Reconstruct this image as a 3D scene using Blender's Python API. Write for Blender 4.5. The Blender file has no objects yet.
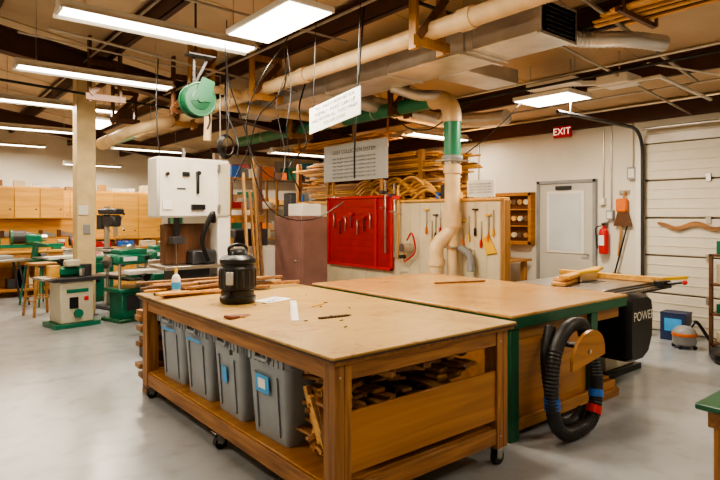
import bpy, bmesh, math, random
from mathutils import Vector, Matrix, Euler
R = random.Random(11)
U = R.uniform

# ------------------------------------------------------------------ materials
def newmat(name):
    m = bpy.data.materials.new(name); m.use_nodes = True
    nt = m.node_tree
    return m, nt.nodes, nt.links, nt.nodes['Principled BSDF']

def plain(name, c, rough=.5, metal=0., emis=0., noise=.12, scale=6., alpha=1., ec=None, bump=0.):
    m, n, l, b = newmat(name)
    b.inputs['Roughness'].default_value = rough
    b.inputs['Metallic'].default_value = metal
    if emis:
        b.inputs['Base Color'].default_value = (*c, 1)
        b.inputs['Emission Color'].default_value = (*(ec or c), 1)
        b.inputs['Emission Strength'].default_value = emis
        return m
    tc = n.new('ShaderNodeTexCoord'); nz = n.new('ShaderNodeTexNoise')
    nz.inputs['Scale'].default_value = scale; nz.inputs['Detail'].default_value = 5
    l.new(tc.outputs['Object'], nz.inputs['Vector'])
    r = n.new('ShaderNodeValToRGB')
    r.color_ramp.elements[0].position = .3; r.color_ramp.elements[1].position = .7
    r.color_ramp.elements[0].color = (*[x*(1-noise) for x in c], 1)
    r.color_ramp.elements[1].color = (*[min(1, x*(1+noise)) for x in c], 1)
    l.new(nz.outputs['Fac'], r.inputs['Fac']); l.new(r.outputs['Color'], b.inputs['Base Color'])
    if bump:
        bp = n.new('ShaderNodeBump'); bp.inputs['Strength'].default_value = bump
        l.new(nz.outputs['Fac'], bp.inputs['Height']); l.new(bp.outputs['Normal'], b.inputs['Normal'])
    return m

def wood(name, c1, c2, axis='x', g=1., rough=.5, var=.25):
    m, n, l, b = newmat(name)
    b.inputs['Roughness'].default_value = rough
    tc = n.new('ShaderNodeTexCoord'); mp = n.new('ShaderNodeMapping')
    s = [34*g]*3; s['xyz'.index(axis)] = 2.2*g
    mp.inputs['Scale'].default_value = s
    l.new(tc.outputs['Object'], mp.inputs['Vector'])
    nz = n.new('ShaderNodeTexNoise'); nz.inputs['Scale'].default_value = 1; nz.inputs['Detail'].default_value = 4
    nz.inputs['Distortion'].default_value = .6
    l.new(mp.outputs['Vector'], nz.inputs['Vector'])
    r = n.new('ShaderNodeValToRGB')
    r.color_ramp.elements[0].position = .32; r.color_ramp.elements[1].position = .68
    r.color_ramp.elements[0].color = (*c2, 1); r.color_ramp.elements[1].color = (*c1, 1)
    l.new(nz.outputs['Fac'], r.inputs['Fac'])
    geo = n.new('ShaderNodeNewGeometry'); mr = n.new('ShaderNodeMapRange')
    mr.inputs['To Min'].default_value = 1-var; mr.inputs['To Max'].default_value = 1+var*.6
    l.new(geo.outputs['Random Per Island'], mr.inputs['Value'])
    mx = n.new('ShaderNodeMix'); mx.data_type = 'RGBA'; mx.blend_type = 'MULTIPLY'; mx.inputs[0].default_value = 1
    l.new(r.outputs['Color'], mx.inputs[6]); l.new(mr.outputs['Result'], mx.inputs[7])
    l.new(mx.outputs[2], b.inputs['Base Color'])
    return m

def worn(name, c, c2, stain, rough, grain=(3,30,3)):
    m, n, l, b = newmat(name)
    tc = n.new('ShaderNodeTexCoord')
    def nz(scale, vec=None, det=6, dist=0.):
        k = n.new('ShaderNodeTexNoise'); k.inputs['Scale'].default_value = scale; k.inputs['Detail'].default_value = det; k.inputs['Distortion'].default_value = dist
        l.new(vec or tc.outputs['Object'], k.inputs['Vector']); return k.outputs['Fac']
    def ramp(f, p0, a, p1, b_):
        r = n.new('ShaderNodeValToRGB'); e = r.color_ramp.elements
        e[0].position=p0; e[0].color=(*a,1); e[1].position=p1; e[1].color=(*b_,1); l.new(f, r.inputs['Fac']); return r.outputs['Color']
    def mul(a, c_, f=1.):
        x = n.new('ShaderNodeMix'); x.data_type='RGBA'; x.blend_type='MULTIPLY'; x.inputs[0].default_value=f
        l.new(a, x.inputs[6]); l.new(c_, x.inputs[7]); return x.outputs[2]
    base = ramp(nz(1.6, dist=.8), .32, c2, .66, c)
    mp = n.new('ShaderNodeMapping'); mp.inputs['Scale'].default_value = grain; l.new(tc.outputs['Object'], mp.inputs['Vector'])
    g = ramp(nz(1, mp.outputs['Vector'], 5, .5), .3, (.86,.84,.80), .7, (1,1,1))
    s = ramp(nz(7, det=8, dist=1.5), .30, stain, .42, (1,1,1))
    mp2 = n.new('ShaderNodeMapping'); mp2.inputs['Scale'].default_value = (2,70,2); mp2.inputs['Rotation'].default_value=(0,0,.6); l.new(tc.outputs['Object'], mp2.inputs['Vector'])
    sc = ramp(nz(1, mp2.outputs['Vector'], 2), .27, (.6,.55,.5), .31, (1,1,1))
    out = mul(mul(mul(base, g), s), sc, .7)
    l.new(out, b.inputs['Base Color'])
    b.inputs['Roughness'].default_value = rough
    return m

PX = wood('pine_x', (.50,.25,.075), (.33,.15,.04), 'x')
PY = wood('pine_y', (.50,.25,.075), (.33,.15,.04), 'y')
PZ = wood('pine_z', (.52,.26,.075), (.35,.16,.04), 'z')
BX = wood('aged_pine_x', (.43,.20,.062), (.20,.085,.026), 'x', 1, .5, .2)
BY = wood('aged_pine_y', (.40,.185,.055), (.19,.08,.026), 'y', 1, .5, .2)
BZ = wood('aged_pine_z', (.46,.215,.065), (.22,.095,.03), 'z', 1, .5, .2)
PLY = wood('plywood', (.50,.225,.05), (.34,.14,.028), 'x', .5, .35, .05)
YEL = wood('yellow_wood', (.84,.46,.09), (.64,.31,.05), 'x', .5, .45, .25)
YELZ = wood('yellow_wood_z', (.82,.44,.09), (.60,.28,.05), 'z', .5, .45, .3)
SCR = wood('scrap_wood', (.46,.23,.09), (.26,.12,.042), 'y', 1, .6, .6)
LUM = wood('lumber', (.78,.44,.14), (.58,.29,.08), 'y', 1, .6, .45)
DKW = wood('dark_wood', (.16,.065,.025), (.09,.035,.015), 'z', .6, .45, .2)
HB = worn('worn_hardboard', (.54,.345,.12), (.42,.25,.08), (.66,.57,.46), .42)
HBE = plain('hardboard_edge', (.06,.03,.015), .6)
MAP = worn('worn_plywood_top', (.70,.40,.14), (.56,.295,.092), (.78,.70,.6), .22, (2,40,2))
GRN = plain('green_paint', (.013,.10,.045), .35)
MGR = plain('machine_green', (.008,.15,.085), .3)
PGR = plain('pipe_green', (.03,.23,.12), .35, noise=.1)
PVC = plain('pipe_cream', (.74,.53,.29), .4, noise=.14)
BIN = plain('bin_gray', (.27,.295,.325), .4, noise=.08)
BLK = plain('black_plastic', (.008,.008,.009), .35)
BLM = plain('black_rubber', (.012,.012,.013), .5)
DGR = plain('dark_gray', (.035,.035,.04), .4)
GRY = plain('gray_paint', (.28,.28,.28), .4)
STL = plain('steel', (.60,.58,.55), .28, 1.)
GAL = plain('galvanized', (.74,.71,.66), .36, .7, noise=.2, scale=3)
ZNC = plain('conduit', (.45,.40,.34), .35, .6)
WHT = plain('white_paint', (.80,.75,.66), .4, noise=.05)
CRM = plain('cream_paint', (.70,.60,.40), .45, noise=.07)
MCR = plain('machine_cream', (.55,.50,.38), .35, noise=.05)
RED = plain('red_paint', (.36,.006,.008), .4, noise=.12)
RDB = plain('red_bright', (.55,.012,.01), .3, noise=.08)
BLU = plain('blue', (.02,.13,.5), .4)
LBL = plain('light_blue', (.05,.36,.78), .4)
MAU = plain('mauve_board', (.20,.095,.075), .7)
BRW = plain('beam_brown', (.075,.028,.018), .5)
SGN = plain('sign_white', (.76,.76,.73), .5, noise=.03)
SGG = plain('sign_gray', (.46,.46,.43), .4, noise=.03)
INK = plain('ink', (.02,.02,.025), .6)
YLP = plain('yellow_plastic', (.80,.47,.02), .4)
ORG = plain('orange', (.72,.17,.02), .45)
PAP = plain('paper', (.85,.84,.80), .6, noise=.02)
EMT = plain('tube_light', (1,.95,.85), emis=16, ec=(1,.90,.74))
EMP = plain('panel_light', (1,.95,.85), emis=10, ec=(1,.92,.78))
EXL = plain('exit_letters', (1,.8,.7), emis=1.2, ec=(1,.6,.5))
GLS = plain('door_glass', (.60,.64,.64), .08, noise=.1, scale=2)

# ------------------------------------------------------------------ builder
def crom(pts, k=8):
    P = [Vector(p) for p in pts]
    if len(P) < 3: return P
    P = [P[0]*2-P[1]] + P + [P[-1]*2-P[-2]]
    out = []
    for i in range(1, len(P)-2):
        a, b, c, d = P[i-1:i+3]
        for j in range(k):
            t = j/k
            out.append(.5*((2*b)+(c-a)*t+(2*a-5*b+4*c-d)*t*t+(3*b-a-3*c+d)*t**3))
    out.append(P[-2]); return out

class B:
    def __init__(s, name, org=(0,0,0), loc=(0,0,0), rot=0.):
        s.name = name; s.org = Vector(org); s.loc = Vector(loc); s.rot = rot
        s.V = []; s.F = []; s.M = []; s.mats = []
    def mi(s, m):
        if m not in s.mats: s.mats.append(m)
        return s.mats.index(m)
    def add(s, vs, fs, m):
        o = len(s.V); s.V += [Vector(v)-s.org for v in vs]; k = s.mi(m)
        for f in fs: s.F.append([i+o for i in f]); s.M.append(k)
    def box(s, c, sz, m, rot=(0,0,0), bev=.004):
        h = [x/2 for x in sz]; bev = min(bev, min(h)*.45)
        Mx = Matrix.Translation(Vector(c)) @ Euler(rot).to_matrix().to_4x4()
        vs = []; idx = {}
        if bev <= 0:
            for sx in (-1,1):
                for sy in (-1,1):
                    for sz_ in (-1,1):
                        vs.append(Mx @ Vector((sx*h[0], sy*h[1], sz_*h[2])))
            fs = [(0,1,3,2),(4,5,7,6),(0,1,5,4),(2,3,7,6),(0,2,6,4),(1,3,7,5)]
            s.add(vs, fs, m); return
        for sx in (-1,1):
            for sy in (-1,1):
                for z in (-1,1):
                    sg = (sx,sy,z)
                    for a in range(3):
                        idx[(sg,a)] = len(vs)
                        vs.append(Mx @ Vector([sg[i]*(h[i]-(0 if i==a else bev)) for i in range(3)]))
        fs = []
        for a in range(3):
            b_, c_ = (a+1)%3, (a+2)%3
            for sa in (-1,1):
                q = []
                for sb, sc in ((-1,-1),(1,-1),(1,1),(-1,1)):
                    g = [0]*3; g[a]=sa; g[b_]=sb; g[c_]=sc; q.append(idx[(tuple(g),a)])
                fs.append(q)
            for sb in (-1,1):
                for sc in (-1,1):
                    g1=[0]*3; g1[a]=1; g1[b_]=sb; g1[c_]=sc
                    g2=list(g1); g2[a]=-1; g1=tuple(g1); g2=tuple(g2)
                    fs.append([idx[(g1,b_)],idx[(g2,b_)],idx[(g2,c_)],idx[(g1,c_)]])
        for sx in (-1,1):
            for sy in (-1,1):
                for z in (-1,1): fs.append([idx[((sx,sy,z),a)] for a in range(3)])
        s.add(vs, fs, m)
    def bb(s, x0,x1,y0,y1,z0,z1, m, bev=.004):
        s.box(((x0+x1)/2,(y0+y1)/2,(z0+z1)/2),(abs(x1-x0),abs(y1-y0),abs(z1-z0)),m,bev=bev)
    def beam(s, p, q, w, t, m, bev=.002):
        p=Vector(p); q=Vector(q); d=q-p; L=d.length
        e=d.to_track_quat('X','Z').to_euler(); s.box((p+q)/2,(L,w,t),m,e,bev)
    def loft(s, secs, m, closed=True, cap0=True, cap1=True):
        n = len(secs[0]); vs = [v for sc in secs for v in sc]; fs = []
        for i in range(len(secs)-1):
            for j in range(n if closed else n-1):
                k=(j+1)%n; fs.append((i*n+j,i*n+k,(i+1)*n+k,(i+1)*n+j))
        if cap0: fs.append(list(range(n)))
        if cap1: fs.append([(len(secs)-1)*n+j for j in range(n)])
        s.add(vs, fs, m)
    def tube(s, pts, r, m, n=10, caps=True):
        P=[Vector(p) for p in pts]; N=len(P)
        rr = r if isinstance(r,(list,tuple)) else [r]*N
        T=[((P[min(i+1,N-1)]-P[max(i-1,0)]).normalized()) for i in range(N)]
        up=Vector((0,0,1)) if abs(T[0].z)<.9 else Vector((1,0,0))
        u=T[0].cross(up).normalized(); secs=[]
        for i in range(N):
            u=(u-T[i]*u.dot(T[i])).normalized(); w=T[i].cross(u)
            secs.append([P[i]+(u*math.cos(a)+w*math.sin(a))*rr[i] for a in [2*math.pi*k/n for k in range(n)]])
        s.loft(secs, m, True, caps, caps)
    def cyl(s, p, q, r, m, r2=None, n=20):
        s.tube([p,q],[r, r if r2 is None else r2], m, n)
    def lathe(s, c, prof, m, n=28):
        c=Vector(c)
        s.loft([[c+Vector((r*math.cos(2*math.pi*k/n), r*math.sin(2*math.pi*k/n), z)) for k in range(n)] for r,z in prof], m)
    def sph(s, c, r, m, n=14, sc=(1,1,1)):
        c=Vector(c); prof=[(max(.001,math.sin(math.pi*i/n)),-math.cos(math.pi*i/n)) for i in range(n+1)]
        s.loft([[c+Vector((r*sc[0]*a*math.cos(2*math.pi*k/16), r*sc[1]*a*math.sin(2*math.pi*k/16), r*sc[2]*z)) for k in range(16)] for a,z in prof], m)
    def prism(s, pts, ex, m):
        ex=Vector(ex); a=[Vector(p) for p in pts]; s.loft([a,[p+ex for p in a]], m)
    def hose(s, pts, r, m, step=.011, n=14, amp=.9):
        P=crom(pts,40); out=[P[0]]; acc=0
        for a,b in zip(P,P[1:]):
            acc+=(b-a).length
            if acc>=step: out.append(b); acc=0
        s.tube(out,[r*(1.0 if i%2 else amp) for i in range(len(out))],m,n)
    def text(s, txt, size, origin, xdir, ydir, m):
        cu=bpy.data.curves.new('t','FONT'); cu.body=txt; cu.size=size; cu.align_x='CENTER'; cu.align_y='CENTER'
        ob=bpy.data.objects.new('t',cu); bpy.context.scene.collection.objects.link(ob)
        bpy.context.view_layer.update()
        me=bpy.data.meshes.new_from_object(ob.evaluated_get(bpy.context.evaluated_depsgraph_get()))
        o=Vector(origin); x=Vector(xdir); y=Vector(ydir)
        s.add([o+x*v.co.x+y*v.co.y for v in me.vertices],[list(p.vertices) for p in me.polygons],m)
        bpy.data.objects.remove(ob); bpy.data.curves.remove(cu); bpy.data.meshes.remove(me)
    def done(s):
        me=bpy.data.meshes.new(s.name); me.from_pydata([tuple(v) for v in s.V],[],s.F)
        for m in s.mats: me.materials.append(m)
        me.polygons.foreach_set('material_index', s.M)
        bm=bmesh.new(); bm.from_mesh(me); bmesh.ops.recalc_face_normals(bm, faces=bm.faces); bm.to_mesh(me); bm.free()
        me.polygons.foreach_set('use_smooth',[True]*len(me.polygons)); me.set_sharp_from_angle(angle=math.radians(38))
        me.update()
        ob=bpy.data.objects.new(s.name, me); bpy.context.scene.collection.objects.link(ob)
        ob.location=s.org+s.loc; ob.rotation_euler=(0,0,s.rot); return ob

def rrect(w, d, r, z, n=4, cx=0, cy=0):
    o=[]
    for sx,sy,a0 in ((1,1,0),(-1,1,90),(-1,-1,180),(1,-1,270)):
        for i in range(n+1):
            a=math.radians(a0+90*i/n); o.append(Vector((cx+sx*(w/2-r)+r*math.cos(a), cy+sy*(d/2-r)+r*math.sin(a), z)))
    return o

# ------------------------------------------------------------------ room
XR, YF, XL, YN = 8.2, 18.0, -2.6, -3.0
EAVE, SL = 3.15, .16
def roofz(x): return EAVE + SL*(XR-x)

m, n, l, b = newmat('sealed_concrete')
tc=n.new('ShaderNodeTexCoord')
nz=n.new('ShaderNodeTexNoise'); nz.inputs['Scale'].default_value=.55; nz.inputs['Detail'].default_value=7; nz.inputs['Roughness'].default_value=.55
n2=n.new('ShaderNodeTexNoise'); n2.inputs['Scale'].default_value=5; n2.inputs['Detail'].default_value=7
l.new(tc.outputs['Object'],nz.inputs['Vector']); l.new(tc.outputs['Object'],n2.inputs['Vector'])
r=n.new('ShaderNodeValToRGB'); e=r.color_ramp.elements
e[0].position=.3; e[0].color=(.31,.32,.335,1); e[1].position=.66; e[1].color=(.40,.42,.445,1)
l.new(nz.outputs['Fac'],r.inputs['Fac'])
r2=n.new('ShaderNodeValToRGB'); r2.color_ramp.elements[0].position=.28; r2.color_ramp.elements[0].color=(.84,.81,.77,1); r2.color_ramp.elements[1].position=.5; r2.color_ramp.elements[1].color=(1,1,1,1)
l.new(n2.outputs['Fac'],r2.inputs['Fac'])
mx=n.new('ShaderNodeMix'); mx.data_type='RGBA'; mx.blend_type='MULTIPLY'; mx.inputs[0].default_value=1
l.new(r.outputs['Color'],mx.inputs[6]); l.new(r2.outputs['Color'],mx.inputs[7]); l.new(mx.outputs[2],b.inputs['Base Color'])
rr=n.new('ShaderNodeMapRange'); rr.inputs['To Min'].default_value=.12; rr.inputs['To Max'].default_value=.32
l.new(nz.outputs['Fac'],rr.inputs['Value']); l.new(rr.outputs['Result'],b.inputs['Roughness'])
b.inputs['Specular IOR Level'].default_value=.6
FLOOR=m
ROOF=plain('roof_insulation',(.68,.50,.31),.6,noise=.14,scale=1.2,bump=.25)
WALL=plain('wall_paint',(.74,.69,.58),.6,noise=.05,scale=2)
JNT=plain('joint_dark',(.16,.16,.16),.8)

o=B('floor'); o.bb(XL-.2,XR+.2,YN-.2,YF+.2,-.1,0,FLOOR,0)
for y in (1.2,6.1,11.): o.bb(XL,XR,y-.002,y+.002,0,.0006,JNT,0)
o.bb(6.598,6.602,YN,YF,0,.0006,JNT,0)
o.done()
o=B('ceiling'); z0,z1=roofz(XL-.2),roofz(XR+.2)
o.prism([(XL-.2,YN-.2,z0),(XR+.2,YN-.2,z1),(XR+.2,YN-.2,z1+.1),(XL-.2,YN-.2,z0+.1)],(0,YF-YN+.4,0),ROOF)
for y in [YN+1.5*i for i in range(14)]:
    o.prism([(XL,y,roofz(XL)-.012),(XR,y,roofz(XR)-.012),(XR,y,roofz(XR)),(XL,y,roofz(XL))],(0,.05,0),ROOF)
o.done()
def wall(name,x0,x1,y0,y1,h,m=WALL):
    o=B(name); o.bb(x0,x1,y0,y1,0,h,m,0); o.done()
wall('wall_right',XR,XR+.15,YN,YF,3.17)
wall('wall_left',XL-.15,XL,YN,YF,roofz(XL)+.02)
def endwall(name,y0):
    o=B(name); o.prism([(XL,y0,0),(XR,y0,0),(XR,y0,roofz(XR)),(XL,y0,roofz(XL))],(0,.15,0),WALL); o.done()
endwall('wall_far',YF); endwall('wall_near',YN-.15)
o=B('wall_office'); o.bb(5.3,XR,11.5,11.62,0,3.0,WALL,0); o.bb(5.2,XR,11.45,11.5,2.95,3.05,BRW,.002); o.done()
for x in (8.08,6.64,5.2,3.75,2.3,.85,-.6,-2.0):
    o=B('roof_purlin',org=(x,7,roofz(x)-.1)); z=roofz(x)-.014
    o.bb(x-.012,x+.012,YN,YF,z-.23,z,BRW,0); o.bb(x-.01,x+.08,YN,YF,z-.23,z-.21,BRW,0); o.bb(x-.08,x+.01,YN,YF,z-.03,z-.014,BRW,0); o.done()
for y in (1.0,8.6,14.6):
    o=B('roof_rafter',org=(3,y,3.5))
    for dz,w,t in ((-.26,.10,.02),(-.56,.10,.02)):
        o.prism([(XL,y-w,roofz(XL)+dz),(XR,y-w,roofz(XR)+dz),(XR,y-w,roofz(XR)+dz-t),(XL,y-w,roofz(XL)+dz-t)],(0,2*w,0),BRW)
    o.prism([(XL,y-.01,roofz(XL)-.26),(XR,y-.01,roofz(XR)-.26),(XR,y-.01,roofz(XR)-.57),(XL,y-.01,roofz(XL)-.57)],(0,.02,0),BRW)
    o.bb(XR-.26,XR-.24,y-.09,y+.09,0,2.6,BRW,0); o.bb(XR-.02,XR,y-.09,y+.09,0,2.6,BRW,0); o.bb(XR-.25,XR,y-.01,y+.01,0,2.6,BRW,0)
    o.done()
o=B('trim_1'); o.bb(XR-.10,XR,YN,YF,3.0,3.14,BRW,.003); o.done()

# ------------------------------------------------------------------ lights
PW=.95
def area(sx,sy,p):
    L=bpy.data.lights.new('lamp','AREA'); L.shape='RECTANGLE'; L.size=sx; L.size_y=sy; L.energy=p*PW; L.color=(1,.855,.66)
    ob=bpy.data.objects.new('lamp_glow',L); bpy.context.scene.collection.objects.link(ob); return ob
def tube_fix(x0,x1,y,z=3.4,p=55):
    o=B('fluorescent_light_fixture',org=((x0+x1)/2,y,z))
    w=.17
    o.bb(x0,x1,y-w*.35,y+w*.35,z+.02,z+.07,WHT)
    for s in (-1,1): o.prism([(x0,y+s*w*.35,z+.03),(x0,y+s*w,z-.035),(x0,y+s*w,z-.04),(x0,y+s*w*.35,z+.02)],(x1-x0,0,0),WHT)
    for s in (-1,1):
        o.cyl((x0+.03,y+s*.065,z-.012),(x1-.03,y+s*.065,z-.012),.022,EMT,n=12)
        o.bb((x0 if s<0 else x1-.03),(x0+.03 if s<0 else x1),y-.1,y+.1,z-.035,z+.02,WHT)
        xx=(x0+x1)/2+s*(x1-x0)*.38; o.cyl((xx,y,z+.06),(xx,y,roofz(xx)-.01),.004,STL,n=6)
    ob=o.done(); a=area(x1-x0-.1,.16,p); a.parent=ob; a.location=(0,0,-.045)
for y,p in ((2.7,40),(5.45,62),(7.8,66),(10.2,66),(13.4,60),(16.6,55)): tube_fix(1.05,2.95,y,3.4,p)
tube_fix(1.05,2.95,-.8,3.4,24); tube_fix(6.4,7.8,6.6,2.95,38); tube_fix(5.6,7.4,9.6,2.85,45); tube_fix(3.4,4.9,16.8,3.0,50); tube_fix(3.6,5.2,13.0,3.1,50)
def panel_fix(x,y,z,sx,sy,p):
    o=B('panel_light_fixture',org=(x,y,z))
    o.bb(x-sx/2,x+sx/2,y-sy/2,y+sy/2,z,z+.05,WHT); o.bb(x-sx/2+.02,x+sx/2-.02,y-sy/2+.02,y+sy/2-.02,z-.006,z,EMP,0)
    o.bb(x-.12,x+.12,y-.2,y+.2,z+.05,z+.11,GRY)
    for s in (-1,1): o.cyl((x,y+s*sy*.4,z+.04),(x,y+s*sy*.4,roofz(x)-.01),.004,STL,n=6)
    ob=o.done(); a=area(sx-.04,sy-.04,p); a.parent=ob; a.location=(0,0,-.02)
panel_fix(2.60,4.35,3.3,.46,1.1,92); panel_fix(6.14,3.83,3.0,.55,.75,105); panel_fix(2.84,11.3,3.3,.48,1.2,75)
panel_fix(5.6,.2,3.2,.48,1.2,50); panel_fix(-.9,4.4,3.5,.48,1.2,66)

# ------------------------------------------------------------------ workbench
def caster(o,x,y,h=.12,r=.045):
    o.bb(x-.04,x+.04,y-.04,y+.04,h-.008,h,STL,.001)
    for s in (-1,1): o.bb(x-.02,x+.03,y+s*.026-.002,y+s*.026+.002,r,h-.008,STL,0)
    o.cyl((x+.01,y-.02,r),(x+.01,y+.02,r),r,BLM); o.cyl((x+.01,y-.03,r),(x+.01,y+.03,r),.01,STL,n=8)
x0,x1,y0,y1=1.64,3.02,2.20,5.02
o=B('workbench',org=(2.3,3.5,0))
L=.105
for lx in (x0,x1-L):
    for ly in (y0,y1-L):
        o.bb(lx,lx+L*.55,ly,ly+L,.12,.87,BZ); o.bb(lx+L*.55,lx+L,ly,ly+L,.12,.87,BZ); caster(o,lx+L/2,ly+L/2)
        for zz in (.2,.8): o.cyl((lx+.03,ly-.002,zz),(lx+.03,ly+.002,zz),.006,STL,n=6)
for xx in (x0+.01,x1-.05):
    o.bb(xx,xx+.04,y0+L,y1-L,.775,.868,BY); o.bb(xx,xx+.04,y0+L,y1-L,.13,.235,BY)
for yy in (y0+.01,y1-.05):
    o.bb(x0+L,x1-L,yy,yy+.04,.775,.868,BX); o.bb(x0+L,x1-L,yy,yy+.04,.15,.25,BX)
o.bb(x0+.02,x1-.02,y0+.05,y1-.05,.235,.25,PLY)
o.bb(x0-.03,x1+.03,y0-.03,y1+.03,.87,.893,BY)
o.bb(x0-.05,x1+.045,y0-.045,y1+.04,.893,.900,HBE,.001)
o.bb(x0-.045,x1+.04,y0-.04,y1+.035,.900,.915,HB,.005)
o.bb(x0+L,x1-L,y0+.015,y0+.035,.30,.615,PLY)
o.bb(2.2,2.22,y0+.4,y1-.1,.25,.7,PLY)
o.bb(x0+.02,x0+.12,y0+L,y0+.2,.62,.64,BX)
caster(o,x0+.05,3.6)
o.done()

o=B('wood_scraps',org=(2.3,2.6,.25))
for lay in range(20):
    z=.268+lay*.026
    for k in range(5):
        x=1.93+k*.22+U(-.05,.05); a=U(-.5,.5)+(math.pi/2 if R.random()<.15 else 0)
        Ln=U(.28,.58); o.box((x,2.64+U(-.08,.06),z),(U(.05,.15),Ln,U(.016,.026)),(SCR,SCR,LUM,DKW)[R.randrange(4)] if R.random()<.6 else SCR,(U(-.05,.05),U(-.08,.08),a),.002)
for k in range(12):
    x=U(1.95,2.8); y=U(2.44,2.6); o.box((x,y,.70+U(0,.07)),(U(.03,.08),U(.3,.46),U(.02,.04)),(SCR,LUM)[k%2],(U(-.1,.12),U(-.3,.3),U(-1.0,1.0)),.002)
for k in range(16):
    y=2.38+U(0,.26); z=.33+k*.026
    o.box((1.87+U(-.03,.03),y,z),(U(.22,.36),U(.03,.07),U(.02,.03)),(SCR,SCR,LUM)[k%3],(U(-.4,.4),U(-.45,.45),U(-.7,.7)),.002)
for k in range(9):
    o.box((1.76+U(-.02,.05),2.36+U(0,.24),.46),(U(.02,.03),U(.03,.07),U(.3,.42)),(SCR,LUM)[k%2],(U(-.4,.4),U(-.25,.1),U(-.3,.3)),.002)
o.done()

def bin_(y,lab,k):
    o=B('storage_bin',loc=(1.90,y,.252),rot=(.03,-.04,.02,.05)[k]); w,d,h=.44,.49,.57
    secs=[rrect(w*.78,d*.80,.04,0),rrect(w*.90,d*.92,.05,h*.72),rrect(w*.92,d*.93,.05,h*.80),rrect(w*.97,d*.97,.05,h*.81),rrect(w*.99,d*.985,.05,h*.95),rrect(w*1.05,d*1.05,.06,h*.96),rrect(w*1.05,d*1.05,.06,h)]
    secs+= [rrect(w*.95,d*.95,.05,h),rrect(w*.86,d*.88,.05,h*.7),rrect(w*.74,d*.76,.04,.02)]
    o.loft(secs,BIN)
    for i in range(9):
        yy=-d*.42+i*d*.105; o.box((-w*.49,yy,h*.88),(.012,.008,h*.14),BIN,bev=.001)
    o.box((-w*.53,0,h*.86),(.03,.15,.02),BIN); o.box((-w*.52,-.07,h*.9),(.03,.014,.06),BIN); o.box((-w*.52,.07,h*.9),(.03,.014,.06),BIN)
    for yy in (-.12,.12): o.box((-w*.435,yy,h*.38),(.01,.012,h*.62),BIN,(0,-.07,0),.001)
    if lab==1: o.box((-w*.475,.03,h*.58),(.004,.15,.11),LBL,(0,-.07,0),.0005); o.box((-w*.479,.035,h*.585),(.004,.08,.06),PAP,(0,-.07,0),.0005)
    if lab==2: o.box((-w*.462,.02,h*.48),(.004,.07,.11),LBL,(0,-.07,0),.0005)
    if lab==3: o.box((-w*.50,0,h*.74),(.004,.24,.018),LBL,(0,-.07,0),.0005)
    rr=random.Random(k)
    for q in range(14): o.box((rr.uniform(-.1,.1),rr.uniform(-.12,.12),h*.62+q*.012),(rr.uniform(.05,.2),rr.uniform(.05,.2),rr.uniform(.02,.05)),rr.choice((SCR,LUM,PLY,DGR)),(rr.uniform(-.4,.4),rr.uniform(-.4,.4),rr.uniform(0,3)),.002)
    o.done()
for i,y in enumerate((2.98,3.50,4.02,4.54)): bin_(y,(1,2,3,3)[i],i)
BKB=plain('book_brown',(.20,.06,.03),.5)
o=B('wood_offcuts_pile',loc=(1.84,3.48,.80))
for k in range(6): o.box((U(-.10,.03),U(-.08,.08),.045+k*.014),(U(.18,.28),U(.05,.12),.02),(SCR,BKB)[k%2],(U(-.1,.1),U(-.2,.25),U(-1,1)))
o.done()

o=B('dust_canister',loc=(2.05,4.03,.916))
o.lathe((0,0,0),[(.12,0),(.135,.01),(.14,.03),(.14,.05),(.128,.06),(.128,.10),(.142,.11),(.142,.27),(.13,.285),(.13,.30),(.14,.31),(.14,.34),(.115,.365),(.08,.375),(.075,.40),(.062,.415),(.03,.42)],BLK)
for k in range(18):
    a=2*math.pi*k/18; o.box((.141*math.cos(a),.141*math.sin(a),.19),(.012,.014,.13),DGR,(0,0,a),.002)
o.tube(crom([(-.07,0,.37),(-.075,0,.425),(-.03,0,.45),(.03,0,.45),(.075,0,.425),(.07,0,.37)]),.012,BLK,8)
o.box((-.11,-.09,.2),(.03,.06,.1),STL,(0,0,.7)); o.cyl((-.12,-.09,.08),(-.2,-.14,.05),.02,BLK); o.done()
o=B('glue_bottle',loc=(1.80,4.66,.916)); o.lathe((0,0,0),[(.03,0),(.036,.01),(.036,.15),(.025,.175),(.012,.185),(.012,.2)],WHT); o.lathe((0,0,.06),[(.0365,0),(.0368,.005),(.0368,.055),(.0365,.06)],LBL); o.lathe((0,0,.2),[(.014,0),(.014,.02),(.004,.05)],YLP); o.done()
o=B('paper_sheet',loc=(2.32,3.96,.9155),rot=.3); o.box((0,0,.001),(.26,.18,.002),PAP,bev=0); o.box((.02,.01,.003),(.24,.15,.001),PAP,(0,0,.1),0)
for k in range(5): o.box((.02,-.04+k*.02,.0038),(.16,.004,.0004),INK,(0,0,.1),0)
o.done()
o=B('steel_ruler',loc=(2.20,3.45,.9155),rot=1.02); o.box((0,0,.0015),(.85,.05,.003),WHT,bev=0)
for k in range(40): o.box((-.4+k*.02,.018,.0032),(.0012,.012,.0004),INK,bev=0)
o.done()
o=B('drill_bit_strip',loc=(2.24,3.02,.916),rot=-.15)
for k in range(9): o.box((-.1+k*.025,0,.006),(.01,.035,.012),HBE,(0,0,.4),.001)
o.box((0,0,.003),(.23,.016,.006),HBE); o.done()
o=B('pencil',loc=(2.45,3.5,.921),rot=.4); o.cyl((-.09,0,0),(.08,0,0),.0045,YLP,n=6); o.cyl((.08,0,0),(.095,0,0),.0045,LUM,r2=.001,n=6); o.done()
o=B('wood_screws',org=(2.5,3,.916))
for k in range(14):
    x,y,a=U(2.0,2.7),U(2.6,4.3),U(0,6.3); o.cyl((x,y,.919),(x+.03*math.cos(a),y+.03*math.sin(a),.919),.003,BLK,n=6)
o.done()
o=B('lumber_offcuts',org=(2.1,4.75,.916))
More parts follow.
